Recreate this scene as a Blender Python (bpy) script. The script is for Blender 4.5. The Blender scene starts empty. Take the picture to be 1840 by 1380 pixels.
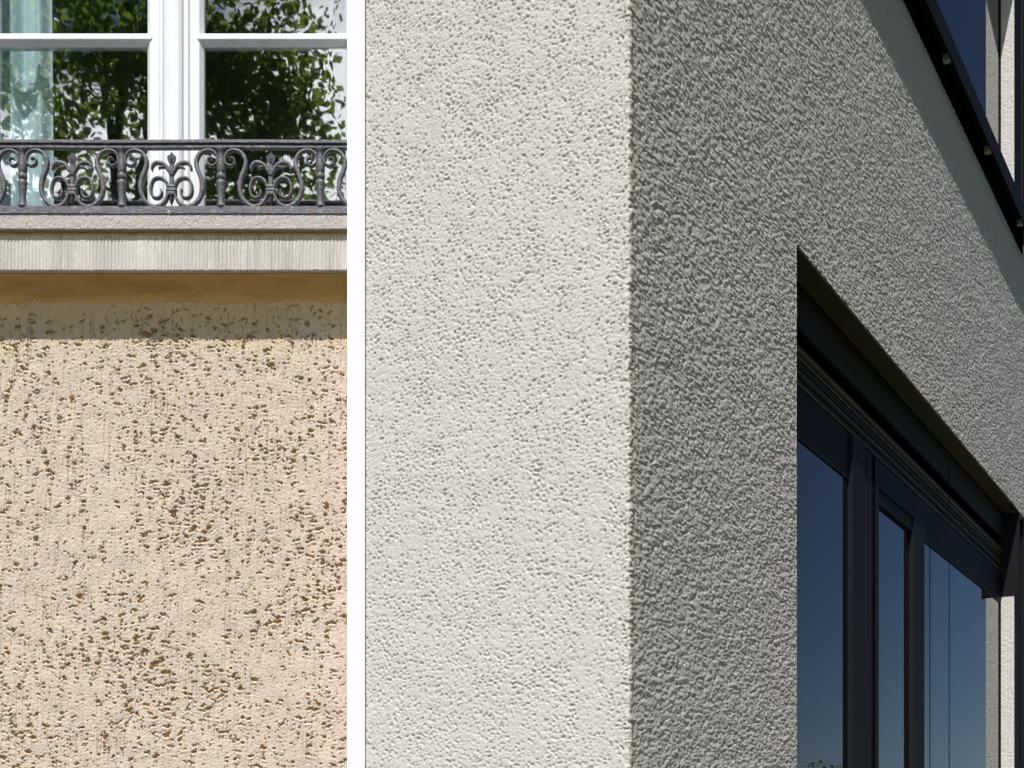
import bpy, bmesh, math, random
import numpy as np
from mathutils import Vector
R = math.radians
random.seed(4); rng = np.random.default_rng(7)
C = bpy.context.scene.collection
S = bpy.context.scene

# ------------------------------------------------------------ camera, sky, sun, exposure
F = 2600.0; HX = 920.0; HY = 1515.0; EYE = 1.6      # focal length / principal point in photo pixels, eye height
cam = bpy.data.objects.new('camera', bpy.data.cameras.new('camera')); C.objects.link(cam)
cam.location = (0, 0, EYE); cam.rotation_euler = (R(90), 0, 0)
cam.data.sensor_width = 36; cam.data.lens = F/1840*36
cam.data.shift_y = (HY-690)/1840; cam.data.clip_start = .05; cam.data.clip_end = 3000
S.camera = cam

TH = math.atan((2330-HX)/F); s_, c_ = math.sin(TH), math.cos(TH)
NL = Vector((-s_, -c_, 0)); NR = Vector((c_, -s_, 0)); DR = Vector((s_, c_, 0))   # faces of the grey building
SUN_EL = R(55); SB = .29
sh = NL*math.sqrt(1-SB*SB) + NR*SB
sun_dir = Vector((sh.x*math.cos(SUN_EL), sh.y*math.cos(SUN_EL), math.sin(SUN_EL)))
sun = bpy.data.objects.new('sun', bpy.data.lights.new('sun', 'SUN')); C.objects.link(sun)
sun.data.energy = 5.0; sun.data.angle = R(.6); sun.data.color = (1, .955, .89)
sun.rotation_euler = sun_dir.to_track_quat('Z', 'Y').to_euler(); sun.location = (-3, -10, 20)
W = bpy.data.worlds.new('World'); S.world = W; W.use_nodes = True
nt = W.node_tree; bg = nt.nodes['Background']
sky = nt.nodes.new('ShaderNodeTexSky'); sky.sky_type = 'NISHITA'; sky.sun_disc = False
sky.sun_elevation = SUN_EL; sky.sun_rotation = math.atan2(sun_dir.x, sun_dir.y)
sky.air_density = .75; sky.dust_density = .1; sky.ozone_density = 4.5; sky.altitude = 600
# bright broken cloud over the sunny half of the sky, clear blue opposite
tc = nt.nodes.new('ShaderNodeTexCoord'); mp_ = nt.nodes.new('ShaderNodeMapping'); mp_.inputs['Scale'].default_value = (1.6, 1.6, 3.2)
cn = nt.nodes.new('ShaderNodeTexNoise'); cn.inputs['Scale'].default_value = 1.3; cn.inputs['Detail'].default_value = 7; cn.inputs['Roughness'].default_value = .55
sx = nt.nodes.new('ShaderNodeSeparateXYZ'); ad = nt.nodes.new('ShaderNodeMath'); ad.operation = 'MULTIPLY_ADD'; ad.inputs[1].default_value = -.9
mr = nt.nodes.new('ShaderNodeMapRange'); mr.inputs[1].default_value = 1.17; mr.inputs[2].default_value = 1.27
mxw = nt.nodes.new('ShaderNodeMix'); mxw.data_type = 'RGBA'; mxw.inputs[7].default_value = (38, 38, 38.6, 1)
L_ = nt.links.new
L_(tc.outputs['Generated'], mp_.inputs[0]); L_(mp_.outputs[0], cn.inputs['Vector']); L_(tc.outputs['Generated'], sx.inputs[0])
L_(sx.outputs['Y'], ad.inputs[0]); L_(cn.outputs['Fac'], ad.inputs[2]); L_(ad.outputs[0], mr.inputs[0]); L_(mr.outputs[0], mxw.inputs[0])
L_(sky.outputs[0], mxw.inputs[6]); L_(mxw.outputs[2], bg.inputs[0]); bg.inputs[1].default_value = .05
S.view_settings.view_transform = 'Standard'; S.view_settings.look = 'None'
S.view_settings.gamma = 1; S.view_settings.use_curve_mapping = False
S.view_settings.exposure = .3
S.render.engine = 'CYCLES'; S.cycles.transparent_max_bounces = 16; S.cycles.max_bounces = 10

# ------------------------------------------------------------ helpers
def material(name, color, rough=.8, metal=0, bump=(), var=None, spec=.5):
    """bump: list of (scale xyz, strength, distance, detail); var: (scale, colour, low, high)"""
    m = bpy.data.materials.new(name); m.use_nodes = True; t = m.node_tree
    b = t.nodes['Principled BSDF']; b.inputs['Roughness'].default_value = rough
    b.inputs['Metallic'].default_value = metal; b.inputs['Specular IOR Level'].default_value = spec
    b.inputs['Base Color'].default_value = (*color, 1)
    tc = t.nodes.new('ShaderNodeTexCoord')
    def noise(sc, detail=3, rgh=.55):
        mp = t.nodes.new('ShaderNodeMapping'); mp.inputs['Scale'].default_value = sc if isinstance(sc, tuple) else (sc,)*3
        n = t.nodes.new('ShaderNodeTexNoise'); n.inputs['Scale'].default_value = 1
        n.inputs['Detail'].default_value = detail; n.inputs['Roughness'].default_value = rgh
        t.links.new(tc.outputs['Object'], mp.inputs[0]); t.links.new(mp.outputs[0], n.inputs['Vector']); return n
    last = None
    for v in (var or []):
        sc, col, lo, hi = v
        n = noise(sc, 4, .6); mr = t.nodes.new('ShaderNodeMapRange')
        mr.inputs[1].default_value = lo; mr.inputs[2].default_value = hi
        t.links.new(n.outputs['Fac'], mr.inputs[0])
        mx = t.nodes.new('ShaderNodeMix'); mx.data_type = 'RGBA'
        if last: t.links.new(last, mx.inputs[6])
        else: mx.inputs[6].default_value = (*color, 1)
        mx.inputs[7].default_value = (*col, 1); t.links.new(mr.outputs[0], mx.inputs[0]); last = mx.outputs[2]
    if last: t.links.new(last, b.inputs['Base Color'])
    nl = None
    for sc, st, di, de in bump:
        n = noise(sc, de); bp = t.nodes.new('ShaderNodeBump')
        bp.inputs['Strength'].default_value = st; bp.inputs['Distance'].default_value = di
        t.links.new(n.outputs['Fac'], bp.inputs['Height'])
        if nl: t.links.new(nl, bp.inputs['Normal'])
        nl = bp.outputs[0]
    if nl: t.links.new(nl, b.inputs['Normal'])
    return m

def glass(name, fac=None, ior=1.7, tint=(.9, .95, .95), wave=0, scale=3):
    m = bpy.data.materials.new(name); m.use_nodes = True; t = m.node_tree
    t.nodes.remove(t.nodes['Principled BSDF']); out = t.nodes['Material Output']
    g = t.nodes.new('ShaderNodeBsdfGlossy'); g.inputs['Roughness'].default_value = .013 if wave else 0.0
    g.inputs['Color'].default_value = (.97, .98, 1, 1)
    tr = t.nodes.new('ShaderNodeBsdfTransparent'); tr.inputs['Color'].default_value = (*tint, 1)
    mx = t.nodes.new('ShaderNodeMixShader')
    if fac is None:
        fr = t.nodes.new('ShaderNodeFresnel'); fr.inputs['IOR'].default_value = ior; t.links.new(fr.outputs[0], mx.inputs[0])
    else: mx.inputs[0].default_value = fac
    t.links.new(tr.outputs[0], mx.inputs[1]); t.links.new(g.outputs[0], mx.inputs[2]); t.links.new(mx.outputs[0], out.inputs[0])
    if wave:
        tc = t.nodes.new('ShaderNodeTexCoord'); mp = t.nodes.new('ShaderNodeMapping'); mp.inputs['Scale'].default_value = (scale*1.6, 1, scale)
        n = t.nodes.new('ShaderNodeTexNoise'); n.inputs['Scale'].default_value = 1; n.inputs['Detail'].default_value = 1.5
        bp = t.nodes.new('ShaderNodeBump'); bp.inputs['Strength'].default_value = 1; bp.inputs['Distance'].default_value = wave
        t.links.new(tc.outputs['Object'], mp.inputs[0]); t.links.new(mp.outputs[0], n.inputs['Vector'])
        t.links.new(n.outputs['Fac'], bp.inputs['Height']); t.links.new(bp.outputs[0], g.inputs['Normal'])
    return m

class MB:
    def __init__(s): s.v = []; s.f = []
    def box(s, x0, x1, y0, y1, z0, z1, fr=None):
        """axis box; fr = frame function mapping (a,b,c)->world"""
        n = len(s.v); x0, x1 = sorted((x0, x1)); y0, y1 = sorted((y0, y1)); z0, z1 = sorted((z0, z1))
        for z in (z0, z1):
            for x, y in ((x0, y0), (x1, y0), (x1, y1), (x0, y1)):
                s.v.append(tuple(fr(x, y, z)) if fr else (x, y, z))
        for q in ((0, 3, 2, 1), (4, 5, 6, 7), (0, 1, 5, 4), (1, 2, 6, 5), (2, 3, 7, 6), (3, 0, 4, 7)):
            s.f.append(tuple(n+i for i in q))
        return s
    def loft(s, rings, close=True, caps=True):
        n0 = len(s.v); k = len(rings[0])
        for r in rings: s.v += [tuple(p) for p in r]
        for i in range(len(rings)-1):
            for j in range(k if close else k-1):
                a = n0+i*k+j; b = n0+i*k+(j+1) % k; s.f.append((a, b, b+k, a+k))
        if caps and close:
            s.f.append(tuple(n0+j for j in range(k))[::-1]); s.f.append(tuple(n0+(len(rings)-1)*k+j for j in range(k)))
        return s
    def lathe(s, prof, cx=0, cy=0, n=16):
        return s.loft([[(cx+r*math.cos(2*math.pi*j/n), cy+r*math.sin(2*math.pi*j/n), z) for j in range(n)] for z, r in prof])
    def mesh(s, name, mat, smooth=False, bevel=0):
        m = bpy.data.meshes.new(name); m.from_pydata(s.v, [], s.f); m.materials.append(mat)
        bm = bmesh.new(); bm.from_mesh(m)
        if bevel: bmesh.ops.bevel(bm, geom=list(bm.edges), offset=bevel, segments=2, affect='EDGES', clamp_overlap=True)
        bmesh.ops.recalc_face_normals(bm, faces=bm.faces); bm.to_mesh(m); bm.free()
        if smooth: m.polygons.foreach_set('use_smooth', [True]*len(m.polygons))
        return m
    def build(s, name, mat, parent=None, loc=(0, 0, 0), smooth=False, bevel=0):
        return link(name, s.mesh(name, mat, smooth, bevel), parent, loc)
def link(name, mesh, parent=None, loc=(0, 0, 0)):
    o = bpy.data.objects.new(name, mesh); C.objects.link(o); o.location = loc
    if parent: o.parent = parent
    return o
def tag(o, label=None, cat=None, group=None, kind=None):
    for k, v in (('label', label), ('category', cat), ('group', group), ('kind', kind)):
        if v: o[k] = v
    return o
def empty(name, label, cat, group=None, loc=(0, 0, 0)):
    o = bpy.data.objects.new(name, None); C.objects.link(o); o.location = loc; o.empty_display_size = .2
    return tag(o, label, cat, group)
def fz(y, Y): return EYE + (HY-y)/F*Y          # height of photo row y at distance Y
def fx(x, Y): return (x-HX)/F*Y

def grid_mesh(name, P, keep, mat):
    """P: (rows, cols, 3) array, keep: (rows-1, cols-1) bool"""
    r, c = P.shape[:2]; idx = np.arange(r*c).reshape(r, c)
    q = np.stack([idx[:-1, :-1], idx[:-1, 1:], idx[1:, 1:], idx[1:, :-1]], -1)[keep]
    used, inv = np.unique(q.ravel(), return_inverse=True)
    v = P.reshape(-1, 3)[used].astype(np.float32); nf = len(q)
    m = bpy.data.meshes.new(name); m.vertices.add(len(v)); m.vertices.foreach_set('co', v.ravel())
    m.loops.add(nf*4); m.loops.foreach_set('vertex_index', inv.astype(np.int32).ravel())
    m.polygons.add(nf); m.polygons.foreach_set('loop_start', np.arange(nf, dtype=np.int32)*4)
    try: m.polygons.foreach_set('loop_total', np.full(nf, 4, dtype=np.int32))
    except Exception: pass
    m.polygons.foreach_set('use_smooth', np.ones(nf, dtype=bool))
    m.materials.append(mat); m.update(calc_edges=True); m.validate(); return m

NT = 2048
_k = np.fft.fftfreq(NT)
KX, KZ = np.meshgrid(_k, _k)
def band(lx, lz, sharp=1.0, seed=0):
    """periodic gaussian band noise, feature size lx,lz in texels, normalised to unit sd"""
    w = np.random.default_rng(seed).standard_normal((NT, NT))
    k = np.sqrt((KX*lx)**2 + (KZ*lz)**2)
    flt = np.exp(-((k-.5)/(.28*sharp))**2)
    n = np.real(np.fft.ifft2(np.fft.fft2(w)*flt)); n -= n.mean(); return (n/n.std()).astype(np.float32)
def low(l, seed=0, lz=None):
    w = np.random.default_rng(seed).standard_normal((NT, NT))
    n = np.real(np.fft.ifft2(np.fft.fft2(w)*np.exp(-(KX*l)**2*8-(KZ*(lz or l))**2*8))); n -= n.mean(); return (n/n.std()).astype(np.float32)
def grains(cell, seed, rmin=.55, rmax=1.05, drop=.12):
    """periodic field of separate rounded grains of random size and height, 0..1"""
    g_ = np.random.default_rng(seed); n = NT//cell; N = n*cell
    jx = g_.uniform(0, 1, (n, n)); jy = g_.uniform(0, 1, (n, n)); rad = g_.uniform(rmin, rmax, (n, n))*cell; ht = g_.uniform(.45, 1, (n, n)); ht[g_.uniform(0, 1, (n, n)) < drop] = 0
    asp = g_.uniform(.7, 1.4, (n, n)); out = np.zeros((NT, NT), np.float32)
    yy, xx = np.meshgrid(np.arange(NT, dtype=np.float32), np.arange(NT, dtype=np.float32), indexing='ij'); cy = (yy//cell).astype(int); cx = (xx//cell).astype(int)
    for a in (-1, 0, 1):
        for b in (-1, 0, 1):
            i = (cy+a) % n; j = (cx+b) % n
            dx = (xx-(cx+b+jx[i, j])*cell)*asp[i, j]; dy = (yy-(cy+a+jy[i, j])*cell)/asp[i, j]
            out = np.maximum(out, ht[i, j]*np.sqrt(np.clip(1-(dx*dx+dy*dy)/rad[i, j]**2, 0, 1)))
    return out
def sample(T, u, z, texel):
    a = (u/texel) % NT; b = (z/texel) % NT
    i = a.astype(int); j = b.astype(int); fa = a-i; fb = b-j; i2 = (i+1) % NT; j2 = (j+1) % NT; i %= NT; j %= NT
    return (T[j, i]*(1-fa)+T[j, i2]*fa)*(1-fb)+(T[j2, i]*(1-fa)+T[j2, i2]*fa)*fb
def sstep(x, a, b): t = np.clip((x-a)/(b-a), 0, 1); return t*t*(3-2*t)

# ------------------------------------------------------------ materials
M = {}
M['ochre'] = material('ochre_render', (.535, .475, .41), .95, spec=.2,
    bump=[((330, 330, 5), .55, .0030, 2), ((280, 280, 200), .8, .0028, 3)],
    var=[(3.0, (.50, .435, .38), .35, .7), ((30, 30, 5), (.56, .485, .41), .45, .75), (420, (.40, .28, .15), .54, .70), (140, (.56, .49, .42), .55, .7)])
M['cove'] = material('cove_shade_ochre', (.60, .395, .145), .9, spec=.2, bump=[((5, 30, 60), .4, .004, 3), (150, .4, .002, 3)],  # shade on the cove's plaster put into the colour as deeper ochre
    var=[((5, 9, 22), (.52, .33, .11), .5, .62), ((9, 3, 30), (.60, .44, .23), .62, .66), (200, (.46, .30, .11), .55, .7)])
M['grey'] = material('grey_render', (.53, .52, .503), .95, spec=.2, bump=[(330, 1, .0026, 3), (150, .6, .003, 2)],
    var=[(2.3, (.53, .525, .50), .45, .75), (260, (.45, .435, .415), .55, .72), (90, (.575, .56, .54), .56, .72), ((9, 9, .7), (.50, .495, .475), .55, .8)])
M['stone'] = material('tooled_sandstone', (.51, .495, .47), .9, spec=.2, bump=[(230, .8, .003, 3), ((120, 120, 14), .5, .003, 2)],
    var=[((22, 22, 1.2), (.42, .41, .38), .48, .64), ((60, 60, 5), (.60, .58, .54), .5, .7), (420, (.30, .27, .25), .58, .72), ((5, 5, .8), (.44, .425, .39), .5, .7)])
M['stone_lip'] = material('bush_hammered_stone', (.44, .415, .40), .9, spec=.2, bump=[(260, .9, .004, 3)],
    var=[(190, (.58, .55, .53), .52, .66), (320, (.25, .22, .20), .56, .68)])
M['white'] = material('white_window_paint', (.66, .69, .74), .4, var=[((26, 26, 3), (.58, .60, .63), .5, .75), (180, (.50, .50, .48), .62, .74)], bump=[((40, 40, 6), .12, .002, 2)])
M['added_strip'] = material('added_strip_white', (.92, .92, .915), .8, spec=.2, bump=[(60, .12, .002, 2)])
M['iron'] = material('grey_iron_paint', (.088, .088, .108), .55, .1, bump=[(90, .45, .003, 3), (420, .4, .001, 2)],
    var=[(55, (.19, .19, .215), .5, .72), (130, (.035, .034, .036), .54, .66), (24, (.15, .105, .075), .60, .70)])
M['anthracite'] = material('anthracite_frame', (.011, .012, .014), .55, 0, spec=.05)
M['brown'] = material('dark_bronze_sheet', (.020, .019, .011), .6, 0, spec=.06, bump=[((2, 2, 6), .05, .01, 1)])
M['olive'] = material('olive_bronze_sheet', (.060, .058, .028), .6, 0, spec=.15, bump=[((1.5, 1.5, 5), .05, .01, 1)])
M['black'] = material('black_gap', (.006, .006, .006), 1, spec=0)
M['light'] = material('pale_bracket', (.42, .40, .35), .7)
M['room'] = material('dim_room', (.05, .05, .052), .9)
M['room2'] = material('dim_room_left', (.07, .075, .07), .9)
M['ground'] = material('grey_paving', (.062, .053, .038), .9, bump=[(40, .3, .01, 3)], var=[(.6, (.05, .043, .032), .4, .7)])
M['lawn'] = material('lawn', (.05, .085, .025), .95, bump=[(30, .6, .03, 3)])
M['bark'] = material('bark', (.10, .075, .055), .95, bump=[((14, 14, 3), .8, .03, 4)])
M['pane'] = glass('old_window_glass', fac=.21, tint=(.95, .98, .98), wave=.0002, scale=6)
M['pane_dark'] = glass('modern_window_glass', ior=1.62, tint=(.8, .83, .82))
def cloth():
    m = material('pale_green_curtain', (.78, .95, 1.0), .9, bump=[(500, .3, .001, 2)])
    t = m.node_tree; b = t.nodes['Principled BSDF']; tr = t.nodes.new('ShaderNodeBsdfTranslucent'); tr.inputs[0].default_value = (.62, .76, .76, 1)
    mx = t.nodes.new('ShaderNodeMixShader'); mx.inputs[0].default_value = .25
    t.links.new(b.outputs[0], mx.inputs[1]); t.links.new(tr.outputs[0], mx.inputs[2]); t.links.new(mx.outputs[0], t.nodes['Material Output'].inputs[0]); return m
M['curtain'] = cloth()
def leafmat(name, col, tcol):
    m = material(name, col, .5, var=[(.9, tuple(min(1, a*1.7) for a in col), .45, .7)])
    t = m.node_tree; b = t.nodes['Principled BSDF']; tr = t.nodes.new('ShaderNodeBsdfTranslucent'); tr.inputs[0].default_value = (*tcol, 1)
    mx = t.nodes.new('ShaderNodeMixShader'); mx.inputs[0].default_value = .45
    t.links.new(b.outputs[0], mx.inputs[1]); t.links.new(tr.outputs[0], mx.inputs[2]); t.links.new(mx.outputs[0], t.nodes['Material Output'].inputs[0]); return m
M['leaf'] = leafmat('tree_leaf', (.085, .145, .034), (.30, .45, .065))

# ------------------------------------------------------------ ground
g = MB(); g.box(-400, 400, -400, 400, -.4, -.004).build('ground', M['lawn']); tag(bpy.data.objects['ground'], kind='structure')
g = MB(); g.box(-30, 30, -5.5, 16, -.002, .0).build('pavement', M['ground']); tag(bpy.data.objects['pavement'], kind='structure')

# ============================================================ LEFT HOUSE (ochre render)
YF = 5.2; PY = 5.03                     # facade plane, front plane of the added white strip
XP0, XP1 = fx(624, PY), fx(655, PY)
house = empty('plastered_house', 'ochre roughcast house with white casement window behind an iron guard, left of the added white strip', 'house', loc=(-3, YF, 0))
def hp(mb, name, mat, parent=house, **k):
    o = mb.build(name, mat, parent, **k)
    if parent is house: o.location = (-house.location.x+o.location.x, -house.location.y+o.location.y, o.location.z)
    return o
zc_top = fz(545, YF)                     # where the wall meets the cove
XR = XP1-.012; XL = -7.0
# --- displaced render under the sill
TX = .0012
def plaster_tile():
    cl = low(90, 3); rg = low(2.2, 4); wb = band(9, 7, 1.5, 14)
    rg = low(1.5, 4)+.6*low(3.2, 44); a = band(21, 13, 1.5, 11); b = band(10, 8, 1.5, 12); e = band(29, 17, 1.6, 15)
    va = a+.30*cl+.30*b+.30*rg+.18*wb; vb = b+.16*cl+.3*a+.3*rg; ve = e+.4*b+.22*cl+.35*rg
    d = -.0140*sstep(va+.25*rg, 2.15, 2.9)                             # pits
    d += -.0085*sstep(vb+.2*rg, 2.4, 3.0)                             # small pits
    d += -.0170*sstep(ve+.3*rg, 2.2, 2.9)                             # long gouges
    d += .0028*sstep(np.roll(va, -8, axis=0), 1.5, 2.7) + .0022*sstep(np.roll(ve, -9, axis=0), 1.7, 2.9)   # lumps pushed up beside the pits
    scr = low(1.5, 21, 80); scr2 = low(26, 22, 70)
    d += -.0050*sstep(scr+.6*scr2, 1.5, 2.2)*sstep(scr2, -.6, .5) + .0007*low(1.3, 23, 60)  # vertical trowel scratches
    d += .0008*low(26, 5) + .0003*wb + .0003*rg + .0004*low(1.2, 9) + .0005*grains(6, 63, .5, 1.0, .6)
    hit = np.clip(sstep(va+.25*rg, 2.1, 2.6)+sstep(ve+.3*rg, 2.2, 2.7)+.7*sstep(vb+.2*rg, 2.4, 2.8), 0, 1)
    drag = np.zeros_like(hit)
    for k in range(4, 64, 4): drag = np.maximum(drag, np.roll(hit, -k, axis=0)*(1-k/66)*.9)
    for k in range(4, 28, 4): drag = np.maximum(drag, np.roll(hit, k, axis=0)*(1-k/30)*.6)
    d -= .0055*drag*sstep(low(1.7, 24, 46), .35, 1.1)         # grains dragged down by the float
    pit_mask = np.clip(sstep(va+.25*rg, 2.05, 2.5)+sstep(vb+.2*rg, 2.3, 2.8)+sstep(ve+.3*rg, 2.15, 2.6), 0, 1)   # pits and gouges that get an ochre tint
    return d, pit_mask
T, PIT_MASK = plaster_tile()
nx = 560; nz = 760
xs = np.linspace(fx(-70, YF), XR, nx); zs = np.linspace(fz(1425, YF), zc_top+.004, nz)
U, Z = np.meshgrid(xs, zs)
D = sample(T, U+9, Z, TX)
fade = sstep(zc_top-Z, .01, .07)
D = D*(.45+.55*fade)
P = np.stack([U, YF-D, Z], -1)
o = link('wall', grid_mesh('wall', P, np.ones((nz-1, nx-1), bool), M['ochre']), house, (3, -YF, 0))
at = o.data.attributes.new('pit_ochre', 'FLOAT', 'POINT'); at.data.foreach_set('value', sample(PIT_MASK, U+9, Z, TX).astype(np.float32).ravel())
BND = low(60, 71)*.022+low(9, 72, 20)*.014                       # ragged lower limit of the sill shade tinted into the render
at2 = o.data.attributes.new('sill_shade', 'FLOAT', 'POINT'); at2.data.foreach_set('value', (.9*(1-sstep(zc_top-Z+sample(BND, U+9, Z, TX), .03, .21))).astype(np.float32).ravel())
_t = M['ochre'].node_tree; _b = _t.nodes['Principled BSDF']; _l = _b.inputs['Base Color'].links[0].from_socket
_a = _t.nodes.new('ShaderNodeAttribute'); _a.attribute_name = 'pit_ochre'; _m = _t.nodes.new('ShaderNodeMix'); _m.data_type = 'RGBA'
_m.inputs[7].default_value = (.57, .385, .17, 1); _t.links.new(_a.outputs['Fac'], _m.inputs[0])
_a2 = _t.nodes.new('ShaderNodeAttribute'); _a2.attribute_name = 'sill_shade'; _m2 = _t.nodes.new('ShaderNodeMix'); _m2.data_type = 'RGBA'
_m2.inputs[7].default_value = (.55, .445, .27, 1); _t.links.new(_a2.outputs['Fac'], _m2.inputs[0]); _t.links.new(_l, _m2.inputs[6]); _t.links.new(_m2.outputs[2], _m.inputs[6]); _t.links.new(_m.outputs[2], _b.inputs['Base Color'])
xs3 = np.linspace(xs[0]-1.7, xs[0], 380); zs3 = np.linspace(zs[0]-.5, zc_top+.004, 480); U3, Z3 = np.meshgrid(xs3, zs3)
D3 = sample(T, U3+9, Z3, TX)*(.45+.55*sstep(zc_top-Z3, .01, .07))
o3 = link('wall', grid_mesh('wall', np.stack([U3, YF-D3, Z3], -1), np.ones((479, 379), bool), M['ochre']), house, (3, -YF, 0))
o3.data.attributes.new('pit_ochre', 'FLOAT', 'POINT').data.foreach_set('value', sample(PIT_MASK, U3+9, Z3, TX).astype(np.float32).ravel())
o3.data.attributes.new('sill_shade', 'FLOAT', 'POINT').data.foreach_set('value', (.9*(1-sstep(zc_top-Z3+sample(BND, U3+9, Z3, TX), .03, .21))).astype(np.float32).ravel())
# --- plain remainder of the walls
zw = fz(430, YF); zt = 7.4
WL, WRt = fx(-62, YF), fx(662, YF)       # window opening
w = MB()
w.box(XL, xs3[0]+.001, YF+.001, YF+.35, 0, zt); w.box(xs3[0]+.001, xs[0]-.001, YF+.020, YF+.349, zs3[0], zc_top+.01); w.box(xs3[0]+.001, xs[0]-.001, YF+.001, YF+.348, zc_top+.01, zt); w.box(xs3[0]+.001, xs[0]-.001, YF+.0015, YF+.347, 0, zs3[0])
w.box(xs[0], XR, YF+.001, YF+.35, 0, zs[0]+.002)
w.box(xs[0], XR, YF+.020, YF+.35, zs[0]+.002, zw)
w.box(xs[0]+.001, XR, YF+.001, YF+.35, fz(-560, YF), zt)
hp(w, 'wall', M['ochre'])
w = MB(); w.box(XL, XL+.3, YF+.35, 9.5, 0, zt); w.box(XL, XR, 9.5, 9.8, 0, zt); w.box(XR-.05, XR, YF+.35, 9.5, 0, zt)
hp(w, 'side_wall', M['ochre'])
w = MB(); w.box(XL-.3, XR, YF-.0, 9.9, zt, zt+.2); hp(w, 'roof', M['brown'])
w = MB(); w.box(XL+.31, XR-.055, YF+.36, 9.4, 1.2, 1.25); w.box(XL+.31, XR-.055, YF+.36, 9.4, fz(-600, YF), fz(-600, YF)+.05)
w.box(XL+.31, XL+.36, YF+.36, 9.4, 1.25, fz(-600, YF)); w.box(XR-.10, XR-.055, YF+.36, 9.4, 1.25, fz(-600, YF)); w.box(XL+.36, XR-.10, 7.2, 7.3, 1.25, fz(-600, YF))
hp(w, 'room_lining', M['room2'])
# --- sill: lip, tooled fascia, cove
SX0, SX1 = fx(-330, YF), XP0+.03
PL = .158; PF = .136
zl1 = fz(387, YF-PL); zl0 = fz(411.5, YF-PL); zf0 = fz(485, YF-PF)
n = 900
xs2 = np.linspace(SX0, SX1, n)
def strip(name, prof, mat, dispf, bev=None):
    """prof list of (y, z, disp weight)"""
    P = np.zeros((len(prof), n, 3))
    for i, (y, z, wt) in enumerate(prof):
        dd = dispf(xs2, z)*wt
        P[i, :, 0] = xs2; P[i, :, 1] = y-dd; P[i, :, 2] = z + (rng.standard_normal(n)*.0007 if wt and wt < 1 else 0)
    m = grid_mesh(name, P, np.ones((len(prof)-1, n-1), bool), mat)
    m.polygons.foreach_set('use_smooth', np.zeros(len(m.polygons), bool)); return link(name, m, house, (3, -YF, 0))
g1 = low(5, 31); g2 = low(1.5, 33)
def lipd(x, z): return .0004*sample(g1, x+9, np.full_like(x, z), .001)+.0004*sample(g2, x+9, np.full_like(x, z*7), .001)
def fasd(x, z):
    ph = sample(low(60, 35), x+9, np.full_like(x, .3), .001)*.9
    amp = .5+.5*sstep(sample(low(40, 36), x+9, np.full_like(x, .7), .001), -1, 1.2)
    return -.0026*amp*np.clip(np.cos(2*math.pi*x/.0125+ph), -.2, 1)+.0003*sample(g2, x+9, np.full_like(x, z*3), .001)
yl = YF-PL; yf = YF-PF
zz = np.linspace(zl0+.002, zl1-.002, 9)
strip('sill_lip', [(YF+.1, zl0, 0), (yl+.01, zl0, 0), (yl+.002, zl0, .5)]+[(yl, z, .999) for z in zz]+[(yl+.002, zl1, .5), (yl+.01, zl1, 0), (YF+.05, zl1+.004, 0)], M['stone_lip'], lipd)
zg = fz(423.5, YF-PF)
strip('sill_groove', [(yf+.003, zg-.002, 0), (yf+.004, zg+.002, .5), (yf+.004, zl0+.001, .5)], M['cove'], lipd)
zz = np.linspace(zf0+.002, zg, 14)
strip('sill_fascia', [(YF-.02, zf0, 0), (yf+.008, zf0, 0), (yf+.001, zf0, .8)]+[(yf, z, 1) for z in zz], M['stone'], fasd)
cp = []
a0 = YF-PF+.028
for i in range(11):
    a = i/10*math.pi/2
    cp.append((a0+(YF+.002-a0)*math.sin(a)**1.0, zc_top+(zf0-.002-zc_top)*math.cos(a), .7))
cp.append((YF+.004, zc_top-.006, 0))
cl1 = low(90, 41); cl2 = band(120, 10, 1.5, 42)
def coved(x, z): return .0022*sample(cl1, x+9, np.full_like(x, z*4), .001)+.0012*sample(cl2, x+9, np.full_like(x, z*5), .001)
o = strip('sill_cove', cp, M['cove'], coved); o.data.polygons.foreach_set('use_smooth', np.ones(len(o.data.polygons), bool))

# --- casement window
YG = YF+.115                             # glass
win = bpy.data.objects.new('casement_window', None); C.objects.link(win); win.parent = house; win.location = (3, -YF, 0)
zb = fz(452, YG); zh = fz(-540, YG)
def px(x): return fx(x, YG-.02)
f = MB()
yo0, yo1 = YG-.028, YG+.035
f.box(WL-.02, px(-30), yo0, yo1, zb-.03, zh+.05); f.box(px(646), XR-.02, yo0, yo1, zb-.03, zh+.05)
f.box(px(-30), px(646), yo0, yo1, zh, zh+.05); f.box(px(-30), px(646), yo0, yo1, zb-.03, zb+.04)
f.build('frame', M['white'], win, bevel=.003)
def sash(xa, xb):
    """stiles, rails with a splay towards the glass"""
    f = MB()
    sy0 = YG-.022
    def bar_v(x0, x1, b0, b1):            # flat between x0,x1; bevels b0/b1 px to glass
        ring = [(x0-b0, YG-.002), (x0, sy0), (x1, sy0), (x1+b1, YG-.002), (x1+b1, YG+.03), (x0-b0, YG+.03)]
        f.loft([[(a, b, z) for a, b in ring] for z in (zb, zh)])
    k = (YG-.02)/F
    bar_v(xa, xa+17*k, 0, 7*k); bar_v(xb-17*k, xb, 7*k, 0)
    for z in (zb+.02, zh-.03): f.box(xa+17*k, xb-17*k, sy0+.001, YG+.029, z-.03, z+.03)
    return f
xm0, xm1 = px(287), px(341)
k = (YG-.02)/F
sash(px(-29), xm0+.0).build('sash', M['white'], win, bevel=.0012)
sash(xm1, px(644)).build('sash', M['white'], win, bevel=.0012)
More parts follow.
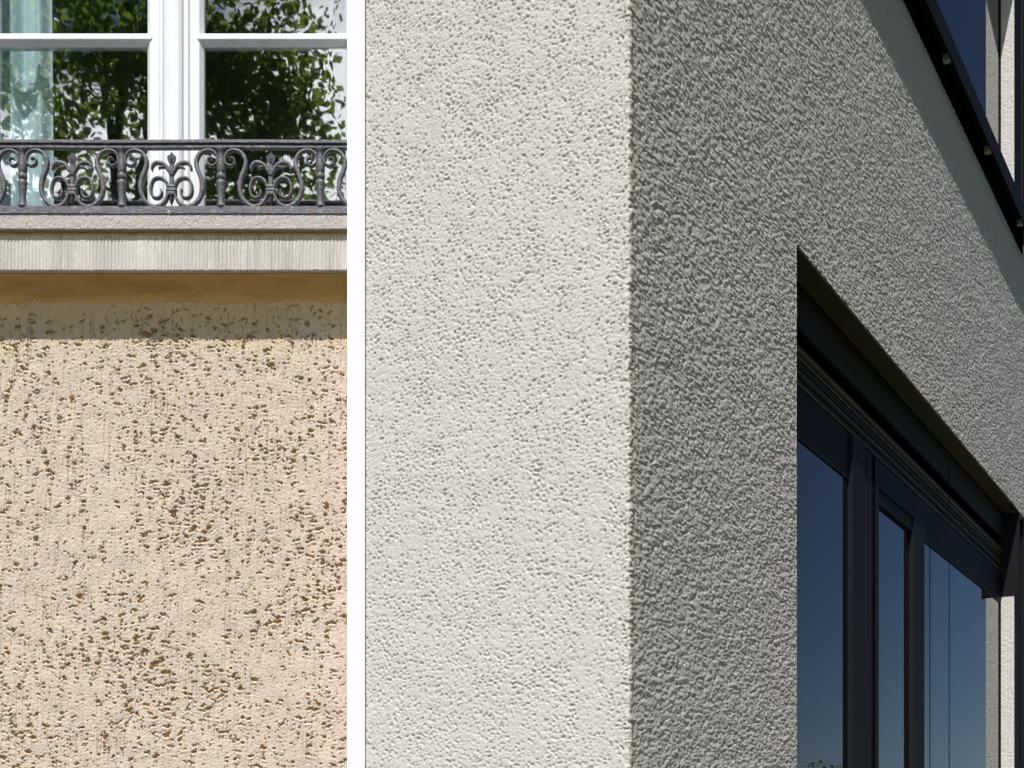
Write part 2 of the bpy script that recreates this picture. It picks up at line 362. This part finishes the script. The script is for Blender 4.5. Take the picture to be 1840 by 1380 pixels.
# centre post with rounded cover strip
ring = []
pts = [(-29, .0), (-28, -.012), (-24, -.020), (-19, -.022), (-18, -.016), (-16, -.030), (-11, -.037), (-3, -.040), (4, -.040), (11, -.037), (16, -.030), (18, -.016), (20, -.022), (26, -.020), (29, -.012), (30, 0)]
cxm = px(313)
f = MB(); ring = [(cxm+a*k, YG-.012+b) for a, b in pts]+[(cxm+29*k, YG+.03), (cxm-29*k, YG+.03)]
f.loft([[(a, b, z) for a, b in ring] for z in (zb-.02, zh+.02)]).build('centre_post', M['white'], win)
# glazing bars (flat nose, deep splay below and above)
zbars = [(61.5, 70), (-325, -316)]
for (y0, y1) in zbars:
    for xa, xb in ((px(-29)+24*k, xm0-24*k), (xm1+24*k, px(644)-24*k)):
        sy = YG-.026
        za, zbm = fz(y0, sy), fz(y1, sy)
        ring = [(YG-.002, za+.016), (sy, za), (sy, zbm), (YG-.004, zbm-.013), (YG-.001, zbm-.016), (YG+.028, zbm-.016), (YG+.028, za+.016)]
        MB().loft([[(x+(sg*(.0 if abs(yy-sy) > .001 else -.022)), yy, zz) for yy, zz in ring] for x, sg in ((xa, 1), (xb, -1))]).build('glazing_bar', M['white'], win, bevel=.001)
for xa, xb in ((px(-29)+12*k, xm0-12*k), (xm1+12*k, px(644)-12*k)):
    p = MB()
    p.box(xa, xb, YG+.004, YG+.008, zb, zh)
    p.build('pane', M['pane'], win)
tag(bpy.data.objects['casement_window'], 'white painted casement window with reflections of a tree')

# --- curtain
n = 140; zz = np.linspace(zb-.02, zh, 30)
xc = np.linspace(-2.6, fx(92, YG+.10), n)
def fold(x): return .022*np.sin(x*2*math.pi/.115+.6)+.010*np.sin(x*2*math.pi/.051+1.7)+.006*np.sin(x*2*math.pi/.31)
P = np.zeros((30, n, 3))
for i, z in enumerate(zz):
    P[i, :, 0] = xc + .006*math.sin(z*2.1)*(xc-xc[0]); P[i, :, 1] = YG+.10+fold(xc)*(.9+.1*math.sin(z*3)); P[i, :, 2] = z
P2 = P.copy(); P2[:, :, 1] += .0025
me = grid_mesh('curtain', np.concatenate([P, P2[::-1]], 0), np.ones((59, n-1), bool), M['curtain'])
tag(link('curtain', me), 'pale sea-green curtain hanging in folds behind the left casement pane', 'curtain')

# ------------------------------------------------------------ iron window guard
YR = YF-.118; K = YR/F
guard = empty('window_guard', 'wrought iron window guard with scrolls and fleur ornaments standing on the stone sill', 'railing', loc=(fx(308, YR), YR, zl1))
def gx(x): return fx(x, YR)-guard.location.x
def gz(y): return fz(y, YR)-guard.location.z
def rail(name, prof, x0=-330, x1=None):
    xx0, xx1 = gx(x0), XP0+.02-guard.location.x
    ns = 160; rings = []
    for i in range(ns+1):
        x = xx0+(xx1-xx0)*i/ns; dz = .0006*math.sin(x*9)+random.gauss(0, .00025)
        rings.append([(x, y, z+dz) for y, z in prof])
    MB().loft(rings).build(name, M['iron'], guard)
def rprof(y0, y1, dep, ch=.002):
    a, b = gz(y1), gz(y0)
    return [(-dep/2+ch, a), (-dep/2, a+ch), (-dep/2, b-ch), (-dep/2+ch, b), (dep/2-ch, b), (dep/2, b-ch), (dep/2, a+ch), (dep/2-ch, a)]
rail('top_rail', [(y, z) for y, z in rprof(254.5, 261.0, .034)])
rail('top_rail', rprof(262.0, 268.5, .022))
rail('bottom_rail', rprof(372.5, 386.5, .026))
def crom(pts, m=7):
    P = [np.array(p, float) for p in pts]; P = [2*P[0]-P[1]]+P+[2*P[-1]-P[-2]]; out = []
    for i in range(1, len(P)-2):
        for j in range(m):
            t = j/m; a, b, c, d = P[i-1:i+3]
            out.append(.5*((2*b)+(c-a)*t+(2*a-5*b+4*c-d)*t*t+(3*b-a-3*c+d)*t**3))
    out.append(P[-2]); return out
def sweep(mb, pts, depth, y0=0, m=7, mir=1, wm=1):
    """pts (dx, y px, width px) relative to an axis; flat bar with chamfered edges"""
    Q = crom(pts, m); rings = []
    for i, q in enumerate(Q):
        a = Q[max(i-1, 0)]; b = Q[min(i+1, len(Q)-1)]; t = np.array([b[0]-a[0], -(b[1]-a[1])]); t = t/(np.linalg.norm(t)+1e-9)
        nrm = np.array([-t[1], t[0]]); h = q[2]/2*K*wm; d = depth/2; ch = min(h*.6, .0028)
        cx, cz = q[0]*K, gz(q[1])
        sec = [(-h, -d+ch), (-h+ch, -d), (h-ch, -d), (h, -d+ch), (h, d-ch), (h-ch, d), (-h+ch, d), (-h, d-ch)]
        rings.append([(mir*(cx+nrm[0]*u), y0+v, cz+nrm[1]*u) for u, v in sec])
    mb.loft(rings)
posts = [40.9-178.3*2, 40.9-178.3, 40.9, 219.3, 397.5, 575.8]
fleurs = [x+89.2 for x in posts[:-1]]
prof = [(268, 9.5), (270, 9.5), (273, 7), (281, 6.2), (289, 6.8), (293, 7.4), (303, 7.4), (309.5, 7.0), (311, 6.0), (312.2, 5.6), (313.4, 7.2), (318, 7.6), (321.5, 7.2), (322.5, 5.6), (324.6, 5.6), (325.8, 7.4), (331, 7.2), (338, 6.6), (350, 5.6), (360, 5.6), (366, 6.2), (370, 7.4), (372.6, 8.4)]
bal = MB().lathe([(gz(y)-gz(372), r*1.1*K) for y, r in prof][::-1], n=20).mesh('baluster', M['iron'], smooth=False)
bal.polygons.foreach_set('use_smooth', [True]*len(bal.polygons))
big = [(-15.3, 287, 2.4), (-18.5, 284.2, 2.8), (-22.5, 285.5, 3.1), (-24.6, 290, 3.2), (-22.5, 296, 3.4), (-17, 298.6, 3.6), (-11, 297, 3.8), (-6.8, 291.5, 4), (-6.6, 284.5, 4.1), (-9.5, 277, 4.4), (-16, 271.8, 4.8), (-24, 270.6, 5.2), (-33, 273, 5.8), (-40, 279.5, 6.4), (-44, 288.5, 7), (-44, 298, 7.4), (-40.8, 308.5, 7.6), (-36.2, 320, 7.8), (-33.6, 333, 7.8), (-34.6, 347, 7.6), (-40, 359, 7.2), (-48, 367.5, 7.0), (-56, 371.5, 6.8), (-64, 372.0, 6.2), (-69, 373.5, 5.5)]
mbl = MB(); sweep(mbl, big, .021, m=5); scl = mbl.mesh('scroll', M['iron'], smooth=True)
mbr = MB(); sweep(mbr, big, .021, m=5, mir=-1); scr_ = mbr.mesh('scroll', M['iron'], smooth=True)
def fleur_meshes():
    out = []
    st = MB()
    sweep(st, [(0, 352, 9), (0, 340, 9), (0, 325, 8), (0, 312, 7.4), (0, 303, 8.5), (0, 298, 8), (0, 292, 5)], .014)
    # diamond buds with a centre ridge
    for (yt, ym, yb, wd) in ((273, 286, 300, 7.2), (350, 357, 370, 5)):
        r = []
        for t in np.linspace(0, 1, 9):
            yy = yt+(yb-yt)*t; tm = (ym-yt)/(yb-yt); wv = (t/tm if t < tm else (1-t)/(1-tm))**.75*wd*K+.0004
            r.append([(-wv, 0, gz(yy)), (-wv*.45, -.0065*min(1, wv/.008)-.001, gz(yy)), (0, -.0115*min(1, wv/.008)-.001, gz(yy)), (wv*.45, -.0065*min(1, wv/.008)-.001, gz(yy)), (wv, 0, gz(yy)), (0, .008*min(1, wv/.008)+.001, gz(yy))])
        st.loft(r)
    for sg in (1, -1):
        sweep(st, [(1.5, 296, 3), (5, 289, 3.4), (6.5, 283, 2.6), (5.5, 279.5, 1.4)], .011, mir=sg)
    out.append(('stem', st.mesh('stem', M['iron'], smooth=False)))
    for sg in (1, -1):
        l = MB()
        sweep(l, [(1, 316, 3), (4.5, 308, 4.6), (10, 299.5, 5), (18, 293.8, 4.8), (27, 293, 4.4), (33, 297, 4), (35.5, 303.5, 2.6), (35, 307, 1.4)], .022, mir=sg, wm=1.3)
        sweep(l, [(8, 303, 2.4), (14, 300.5, 3.2), (20, 301.3, 2.6), (23.5, 303.5, 1.4)], .016, mir=sg, wm=1.4)
        out.append(('leaf', l.mesh('leaf', M['iron'], smooth=True)))
        l = MB()
        sweep(l, [(5, 342, 3.6), (6.8, 335, 4.4), (10.5, 326.5, 4.8), (17, 321.5, 4.6), (25, 320.6, 4.2), (32, 324, 4), (35.8, 332, 4), (37, 343, 4), (34.5, 352, 4), (29, 356.3, 4), (22.5, 355.6, 3.8), (18.3, 351, 3.4), (17.6, 345, 2.6), (19, 340.8, 1.6)], .023, mir=sg, wm=1.15)
        out.append(('curl', l.mesh('curl', M['iron'], smooth=True)))
        l = MB(); sweep(l, [(5, 347, 4), (7.5, 354, 5), (11.5, 362, 5.5), (18, 369, 6), (26, 372.5, 6.5)], .026, mir=sg)
        out.append(('leg', l.mesh('leg', M['iron'], smooth=True)))
    cl = MB()
    rg = []
    for y, wd in ((333.5, 7.5), (334.5, 9), (337.5, 9.6), (339, 8.4), (340, 8.4), (341.5, 9.8), (344.5, 10), (346, 8.8), (347, 8.8), (348.2, 10), (351, 9.6), (353, 7)):
        h = wd*K; dd = h*.8
        rg.append([(h*math.copysign(abs(math.cos(a))**.6, math.cos(a)), dd*math.copysign(abs(math.sin(a))**.6, math.sin(a)), gz(y)) for a in [2*math.pi*j/16 for j in range(16)]])
    cl.loft(rg); out.append(('collar', cl.mesh('collar', M['iron'], smooth=False)))
    return out
FM = fleur_meshes()
for x in posts:
    link('baluster', bal, guard, (gx(x), 0, gz(372)))
    link('scroll', scl, guard, (gx(x), 0, 0))
    link('scroll', scr_, guard, (gx(x), 0, 0))
for x in fleurs:
    e = bpy.data.objects.new('fleur_ornament', None); C.objects.link(e); e.parent = guard; e.location = (gx(x), 0, 0)
    for nme, me in FM: link(nme, me, e)
b = MB(); b.lathe([(gz(388.5), .0005), (gz(388), .006), (gz(385.5), .0075), (gz(383.6), .004), (gz(383.2), .0005)], n=12); b.build('stud', M['light'], guard, (gx(306), -.019, 0), smooth=True)

# ============================================================ WHITE GAP STRIP (added filler, part of neither building)
p = MB(); p.box(XP0, XP1, PY, PY+.5, 0, 8.2)
tag(p.build('added_white_strip', M['added_strip'], bevel=.002), 'added narrow white strip filling the gap between the ochre house and the grey building', 'added_strip')

# ============================================================ GREY BUILDING
ZC = 5.052*(655+(F*F/(2330-HX)-HX))/(1130+(F*F/(2330-HX)-HX)); XC = (1130-HX)/F*ZC
Cn = Vector((XC, ZC, EYE))
def tw(x, w):                            # position along the right face for photo column x at depth w behind it
    k = (x-HX)/F; return (k*(ZC+w*s_)-XC+w*c_)/(s_-k*c_)
def hw(x, y, w): return (HY-y)/F*(ZC+tw(x, w)*c_+w*s_)
def fr(t, w, h): return Cn + DR*t - NR*w + Vector((0, 0, h))
WG = .14; WF = .112
h_head = hw(1430, 440, 0); t0 = tw(1430, 0); tR = tw(1797, WG)
h_sill = hw(1678, 0, -.10)-.035          # bottom of the upper opening
h_uh = h_sill+2.05; H_TOP = 9.0-EYE
bld = empty('grey_building', 'grey roughcast modern building with sunlit left wall and dark windows on its right wall', 'building', loc=tuple(Cn-Vector((0, 0, EYE))))
def bp(mb, name, mat, parent=bld, **k): 
    o = mb.build(name, mat, parent, **k)
    if parent is bld: o.location = -bld.location
    return o
# grain tile
TG = .0011
gA = grains(9, 61, .6, 1.15); gB = grains(15, 62, .5, .95, .3)
pits = band(9.5, 7.2, 1.3, 52)+.3*low(1.5, 53)+.25*low(22, 57)
soft = .0005*low(60, 54)+.0003*low(1.5, 53)
T2 = .0032*gA + .0024*gB - .0028*sstep(pits, 1.2, 1.8) + soft       # granular
T2L = .0013*gA + .0012*gB - .0056*sstep(pits, 1.02, 1.5) + soft      # flatter, with small holes
dz = .0033
j_h = round((h_head-.12)/dz); dz = (h_head-.12)/j_h
hs = [.12+dz*i for i in range(j_h+1)]
nu = round((h_sill-h_head)/dz); hs += [h_head+(h_sill-h_head)*i/nu for i in range(1, nu+1)]
hs = np.array(hs)
LL = 1.055
ul = list(-np.linspace(LL, .004, 350)); ur = [.004]
while ur[-1] < t0: ur.append(ur[-1]+.0050*((ZC+ur[-1]*c_)/ZC)**1.3)
sc = t0/ur[-1]; ur = [u*sc for u in ur]; nj = len(ur)-1
while ur[-1] < tR+.9: ur.append(ur[-1]+.0050*((ZC+ur[-1]*c_)/ZC)**1.3)
us = np.array(ul+[-.0015, .0015]+ur); ncol = len(us)
U, Hh = np.meshgrid(us, hs)
SU = np.where(U > 0, U/2.2, U)          # trowelled more along the long wall
mixr = sstep(U, -.02, .01)
D = sample(T2, SU+20, Hh+3, TG)*mixr + sample(T2L, SU+20, Hh+3, TG)*(1-mixr)
G = rng.standard_normal(U.shape)
for ax in (0, 1): G = .5*G+.25*np.roll(G, 1, ax)+.25*np.roll(G, -1, ax)
D = D*(1+.7*np.exp(-(U/.02)**2)) + G*(.0004+.0010*mixr*np.clip(.6+.12*U, .6, 1.3))
ang = np.clip((U+.012)/.024, 0, 1)*math.pi/2     # small rounding at the corner
nxn = (NL.x*np.cos(ang)+NR.x*np.sin(ang)); nyn = (NL.y*np.cos(ang)+NR.y*np.sin(ang))
rr = .006
bx = np.where(U < 0, XC-(-U)*c_, XC+U*s_); by = np.where(U < 0, ZC+(-U)*s_, ZC+U*c_)
cut = rr*np.exp(-(U/.007)**2)*.6
mx, my = -(NL.x+NR.x)/math.sqrt(2), -(NL.y+NR.y)/math.sqrt(2)
P = np.stack([bx+mx*cut+nxn*D, by+my*cut+nyn*D, EYE+Hh], -1)
uc = (us[:-1]+us[1:])/2; hc = (hs[:-1]+hs[1:])/2
UC, HC = np.meshgrid(uc, hc)
iL = len(ul)+2                            # first right column index
keep = np.ones_like(UC, bool)
keep[(UC > t0) & (HC < h_head)] = False
keep[(UC < t0-.001) & (HC > 3.75)] = False
link('wall', grid_mesh('wall', P, keep, M['grey']), bld, tuple(-bld.location))
hk = hc[hc < 3.75][-1]
w = MB(); EPS = .004
def quadwall(mb, ta, tb, h0, h1, thick=.3, wofs=0): mb.box(ta, tb, wofs, thick, h0, h1, fr)
def leftf(l, w_, h): return Cn + Vector((-c_*l, s_*l, 0)) - NL*w_ + Vector((0, 0, h))
quadwall(w, -0.0, t0, 3.76, H_TOP); quadwall(w, 0, tR+4, -EYE, .115)
quadwall(w, t0, tR+.0, h_uh, H_TOP); quadwall(w, tR+.9, tR+4, .115, H_TOP)
w.box(.30, LL, 0, .3, 3.76, H_TOP, leftf); w.box(.30, LL, 0, .3, -EYE, .115, leftf)
w.box(0, .3, .0005, .0295, 3.761, H_TOP, leftf); w.box(0, .3, .0005, .0295, -EYE, .1145, leftf)
bp(w, 'wall', M['grey'])
w = MB()                                   # backing just behind the relief, solid core
w.box(.02, t0-.004, .02, .3, .115, 3.76, fr); w.box(.02, LL, .02, .3, .115, 3.76, leftf)
w.box(t0-.004, tR+.9, WG+.16, .3, h_head+.02, h_sill-.02, fr)
w.box(t0, tR+.9, .02, WG+.15, h_head+.006, h_sill-.006, fr)
bp(w, 'wall_core', M['grey'])
w = MB()                                   # rooms
for a, b in ((-1.5, h_head+.1), (h_sill-.1, h_uh+.1)):
    w.box(t0-.3, tR+4, 2.6, 2.65, a, b, fr); w.box(t0-.3, tR+4, .301, 2.6, a, a+.05, fr); w.box(t0-.3, tR+4, .301, 2.6, b-.05, b, fr)
    w.box(t0-.3, t0-.25, .301, 2.6, a+.05, b-.05, fr); w.box(tR+.2, tR+.25, .301, 2.6, a+.05, b-.05, fr)
bp(w, 'room_lining', M['room'])
w = MB(); w.box(-.0, tR+4, .0, 4, H_TOP, H_TOP+.2, fr); bp(w, 'roof', M['brown'])
# far reveals (plaster) and dark cladding beyond
def reveal(h0, h1):
    na = 40; nh = int((h1-h0)/.006); ws = np.linspace(.036, WG+.05, na); hh = np.linspace(h0, h1, nh)
    A, B = np.meshgrid(ws, hh); D = sample(T2, A+5, B+1, TG)*.8
    P = np.zeros(A.shape+(3,))
    b0 = Cn+DR*tR
    P[..., 0] = b0.x-NR.x*A+NL.x*D; P[..., 1] = b0.y-NR.y*A+NL.y*D; P[..., 2] = b0.z+B
    return link('reveal', grid_mesh('reveal', P, np.ones((nh-1, na-1), bool), M['grey']), bld, tuple(-bld.location))
reveal(-1.0, h_head-.64); reveal(h_sill, h_uh)
bp(MB().box(tR-.003, tR+.03, .002, WG+.05, h_head-.64, h_head-.004, fr), 'end_cap', M['anthracite'], bevel=.002)
for a, b in ((-EYE+.01, h_head), (h_sill, h_uh)): bp(MB().box(tR+.02, tR+.2, .05, .3, a, b, fr), 'reveal_core', M['grey'])
for h0, h1 in ((-EYE+.05, h_head-.003), (h_sill+.003, h_uh-.003)):
    tt = tR
    for wd in (.30, .09, .6):
        w = MB(); w.box(tt+.002, tt+wd-.006, .036 if wd != .09 else .02, .06, h0, h1, fr); o = bp(w, 'cladding_panel', M['anthracite']); tt += wd
    w = MB(); w.box(tR+.001, tt, .061, .07, h0, h1, fr); bp(w, 'backing', M['black'])
# pale corner bead at the left edge of the lower opening
w = MB(); w.box(t0-.002, t0+.002, -.003, .1, -EYE, h_head, fr); bp(w, 'corner_bead', M['light'])
w = MB(); w.box(t0-.3, t0-.001, .301, .5, -EYE, H_TOP, fr); bp(w, 'wall_core', M['grey'])

def band_at(y0, y1, w, x=1430):           # heights of photo rows at column x and depth w
    return hw(x, y0, w), hw(x, y1, w)
def window(lower):
    e = bpy.data.objects.new('ribbon_window', None); C.objects.link(e); e.parent = bld; e.location = -bld.location
    def q(mb, name, mat, bevel=0): return mb.build(name, mat, e, bevel=bevel)
    hb = -EYE+.1 if lower else h_sill+.0
    ht = h_head if lower else h_uh
    if lower:
        # soffit sheets seen from below
        q(MB().box(t0+.004, tR-.002, -.003, WF-.006, ht-.012, ht-.001, fr), 'soffit_sheet', M['olive'], .002)
        q(MB().box(t0+.004, tR-.002, -.003, .14, ht, ht+.004, fr), 'soffit_sheet', M['black'])
        a, b = band_at(503, 583, WF)
        seg = [t0+.004, tw(1560, WF), tw(1700, WF), tR-.003]
        q(MB().box(seg[0], seg[-1], WF, WF+.022, b, a+.004, fr), 'blind_box', M['brown'], .002)
        c, d = band_at(583, 613, WF+.03)
        q(MB().box(t0+.004, tR-.003, WF+.055, WF+.06, d-.02, c+.02, fr), 'gap_lining', M['black'])
        g0, g1 = band_at(613, 627, WF+.01)
        # bottom rail of the raised blind, rounded
        r0 = (g0-g1)/2; cc = (g0+g1)/2
        q(MB().loft([[tuple(fr(t, WF+.022+r0*.8*math.cos(v), cc+r0*math.sin(v))) for v in [2*math.pi*j/10 for j in range(10)]] for t in np.linspace(t0+.004, tR-.004, 12)]), 'blind_rail', M['olive'])
        # raised slats, stacked
        g2 = hw(1430, 690, WF+.02); ns = 7
        for i in range(ns):
            z1 = g1-.006-(g1-.006-g2)*i/ns; z0 = z1-(g1-.006-g2)/ns*.8
            q(MB().box(t0+.006, tR-.006, WF+.018+.004*(i % 2), WF+.05, z0, z1, fr), 'slat', M['brown'] if i % 3 else M['olive'], .001)
        q(MB().box(t0+.005, tR-.005, WF+.052, WF+.056, g2, g1, fr), 'gap_lining', M['black'])
        ft = g2; gt = hw(1435, 792, WG)
    else:
        ft = ht; gt = ht-.09; g2 = ht
    fd = WG+.05
    posts_ = [(1533, 1557, WF+.004), ] if lower else [(1533, 1557, WF+.004)]
    # outer frame
    q(MB().box(t0+.005, tR-.001, WF+.02, fd, gt, ft-.002, fr), 'frame', M['anthracite'], .002)
    tp0, tp1 = tw(1533, WF), tw(1556, WF)
    q(MB().box(tp0, tp1, WF+.002, fd, hb, ft-.004, fr), 'mullion', M['black'] if False else M['anthracite'], .002)
    q(MB().box(t0+.005, tR-.001, WF+.02, fd, hb, hb+(.06 if lower else .012), fr), 'frame', M['anthracite'], .002)
    # opening sash
    sa, sb = tw(1557, WF+.006), tw(1662, WF+.006)
    st = ft-.012
    q(MB().box(sa, tw(1582, WF), WF+.008, fd, hb+.061, st, fr), 'sash', M['anthracite'], .003)
    q(MB().box(tw(1646, WF), sb, WF+.008, fd, hb+.061, st, fr), 'sash', M['anthracite'], .003)
    q(MB().box(tw(1582, WF), tw(1646, WF), WF+.009, fd, st-.15, st-.001, fr), 'sash', M['anthracite'], .003)
    q(MB().box(tw(1570, WF), tw(1574, WF), WF+.004, WF+.007, hb+.07, st-.01, fr), 'gasket', M['black'])
    q(MB().box(tR-.03, tR-.006, WF+.02, fd, hb+.0125, gt, fr), 'frame', M['anthracite'])
    # panes
    for ta, tb, hh, ww in ((t0+.006, tp0-.001, gt-.001, WG), (tw(1582, WF)+.001, tw(1646, WF)-.001, st-.151, WG+.012), (sb+.001, tR-.007, gt-.001, WG)):
        q(MB().box(ta, tb, ww, ww+.005, hb+.013, hh, fr), 'pane', M['pane_dark'])
        q(MB().box(ta, tb, ww+.021, ww+.026, hb+.013, hh, fr), 'pane', M['pane_dark'])
    return e
wl = window(True); wu = window(False)
# blind guide wire
t = tw(1705.5, .08)
MB().lathe([(EYE-1.4, .0022), (EYE+hw(1705.5, 835, .08), .0022)], n=8, cx=0, cy=0)
w = MB(); w.lathe([(-1.5, .0028), (hw(1705.5, 838, .08), .0028)], n=8); q = fr(t, .08, 0)
w.v = [(a+q.x, b+q.y, z+q.z) for a, b, z in w.v]; w.build('guide_wire', M['black'], wl, smooth=True)
# upper metal sill and its brackets
us_ = MB()
hA = hw(1664, 0, -.10); hB = hw(1683, 0, -.10)
us_.box(t0-.1, tR+.1, -.10, -.093, hA, hB, fr); us_.box(t0-.1, tR+.1, -.093, .12, hB-.008, hB-.001, fr)
us_.build('sill', M['anthracite'], wu, bevel=.0015)
w = MB(); w.box(t0-.1, tR+.1, -.012, .02, hA-.03, hB-.01, fr); w.build('gap_lining', M['black'], wu)
bt = [tw(1706, -.085), tw(1779, -.085), tw(1840, -.085)]
dt = bt[1]-bt[0]
bts = [bt[0]-dt*3, bt[0]-dt*2, bt[0]-dt, bt[0], bt[1], bt[1]+dt]
for tb in bts:
    w = MB(); w.box(tb-.022, tb+.022, -.09, -.05, hA-.008, hA+.03, fr); w.build('bracket', M['light'], wu, bevel=.002)

# ============================================================ TREES (behind the viewer, seen mirrored in the panes; the added row only blocks sky light)
def tree(label, loc, height, crown_c, crown_r, nleaf, leaf, seed, group):
    rg = np.random.default_rng(seed); e = empty('broadleaf_tree', label, 'tree', group, loc)
    tb = MB(); n = 12
    tb.loft([[(r*math.cos(2*math.pi*j/10)+.15*math.sin(z*.5), r*math.sin(2*math.pi*j/10), z) for j in range(10)] for z, r in [(z_, r_*height/14) for z_, r_ in [(0, .34), (.5, .26), (height*.14, .22), (height*.28, .19), (height*.43, .15), (height*.75, .08), (height*.93, .03)]]])
    clumps = []
    for i in range(90):
        v = rg.standard_normal(3); v /= np.linalg.norm(v); rad = rg.uniform(.35, 1)**.6
        p = np.array(crown_c)+v*np.array(crown_r)*rad; clumps.append((p, rg.uniform(.45, 1.0)))
        if i < 34:
            a = np.array([0, 0, rg.uniform(.3, .7)*height]); m = (a+p)/2+np.array([0, 0, -.3])
            rings = []
            for t in np.linspace(0, 1, 6):
                c = (1-t)**2*a+2*t*(1-t)*m+t*t*p; r = .07*(1-t)+.012
                rings.append([(c[0]+r*math.cos(k*2.09), c[1]+r*math.sin(k*2.09), c[2]+r*.6*math.cos(k*2.09+1)) for k in range(3)])
            tb.loft(rings)
    tb.build('trunk', M['bark'], e, smooth=True)
    k = rg.integers(0, len(clumps), nleaf)
    cp_ = np.array([c[0] for c in clumps])[k]; cr = np.array([c[1] for c in clumps])[k]
    pos = cp_+rg.standard_normal((nleaf, 3))*cr[:, None]*.48
    a = rg.standard_normal((nleaf, 3)); a /= np.linalg.norm(a, axis=1)[:, None]
    b = np.cross(a, rg.standard_normal((nleaf, 3))); b /= np.linalg.norm(b, axis=1)[:, None]
    s = leaf*rg.uniform(.6, 1.25, nleaf)[:, None]
    V = np.stack([pos-a*s*.5, pos+b*s*.30-a*s*.1, pos+b*s*.22+a*s*.2, pos+a*s*.55, pos-b*s*.22+a*s*.2, pos-b*s*.30-a*s*.1], 1).reshape(-1, 3)
    m = bpy.data.meshes.new('crown'); m.vertices.add(len(V)); m.vertices.foreach_set('co', V.astype(np.float32).ravel())
    m.loops.add(len(V)); m.loops.foreach_set('vertex_index', np.arange(len(V), dtype=np.int32))
    m.polygons.add(nleaf); m.polygons.foreach_set('loop_start', np.arange(nleaf, dtype=np.int32)*6)
    m.materials.append(M['leaf']); m.update(calc_edges=True)
    o = link('crown', m, e); o['kind'] = 'stuff'; return e
tree('tall leafy lime tree opposite the casement window', (-5.0, -8.2, 0), 14, (0, 0, 9.4), (3.3, 2.2, 4.3), 35000, .13, 5, None)
tree('leafy maple with thin crown opposite the added white strip', (-.7, -9.5, 0), 12, (0, 0, 8.8), (1.8, 1.6, 2.6), 7000, .11, 9, None)
tree('small distant tree mirrored low in the modern window', (44, 50, 0), 5, (0, 0, 3.6), (1.8, 1.8, 1.2), 2500, .2, 12, None)
for i, (x, y, lb) in enumerate(((9.5, 1.0, 'added unseen tree blocking sky light, nearest to the dark windows'), (10.5, -4.5, 'added unseen tree blocking sky light, middle of the row'), (7.2, -9.5, 'added unseen tree blocking sky light, far end of the row'))):
    tree(lb, (x, y, 0), 16, (0, 0, 8.2), (3.3, 3.3, 7.0), 9000, .52, 20+i, 'added trees that block sky light')  # unseen trees added to keep sky light off the right wall

#print('TRIS', sum(sum(len(p.vertices)-2 for p in o.data.polygons) if len(o.data.polygons) < 5000 else (len(o.data.loops)-2*len(o.data.polygons)) for o in bpy.data.objects if o.type == 'MESH'))
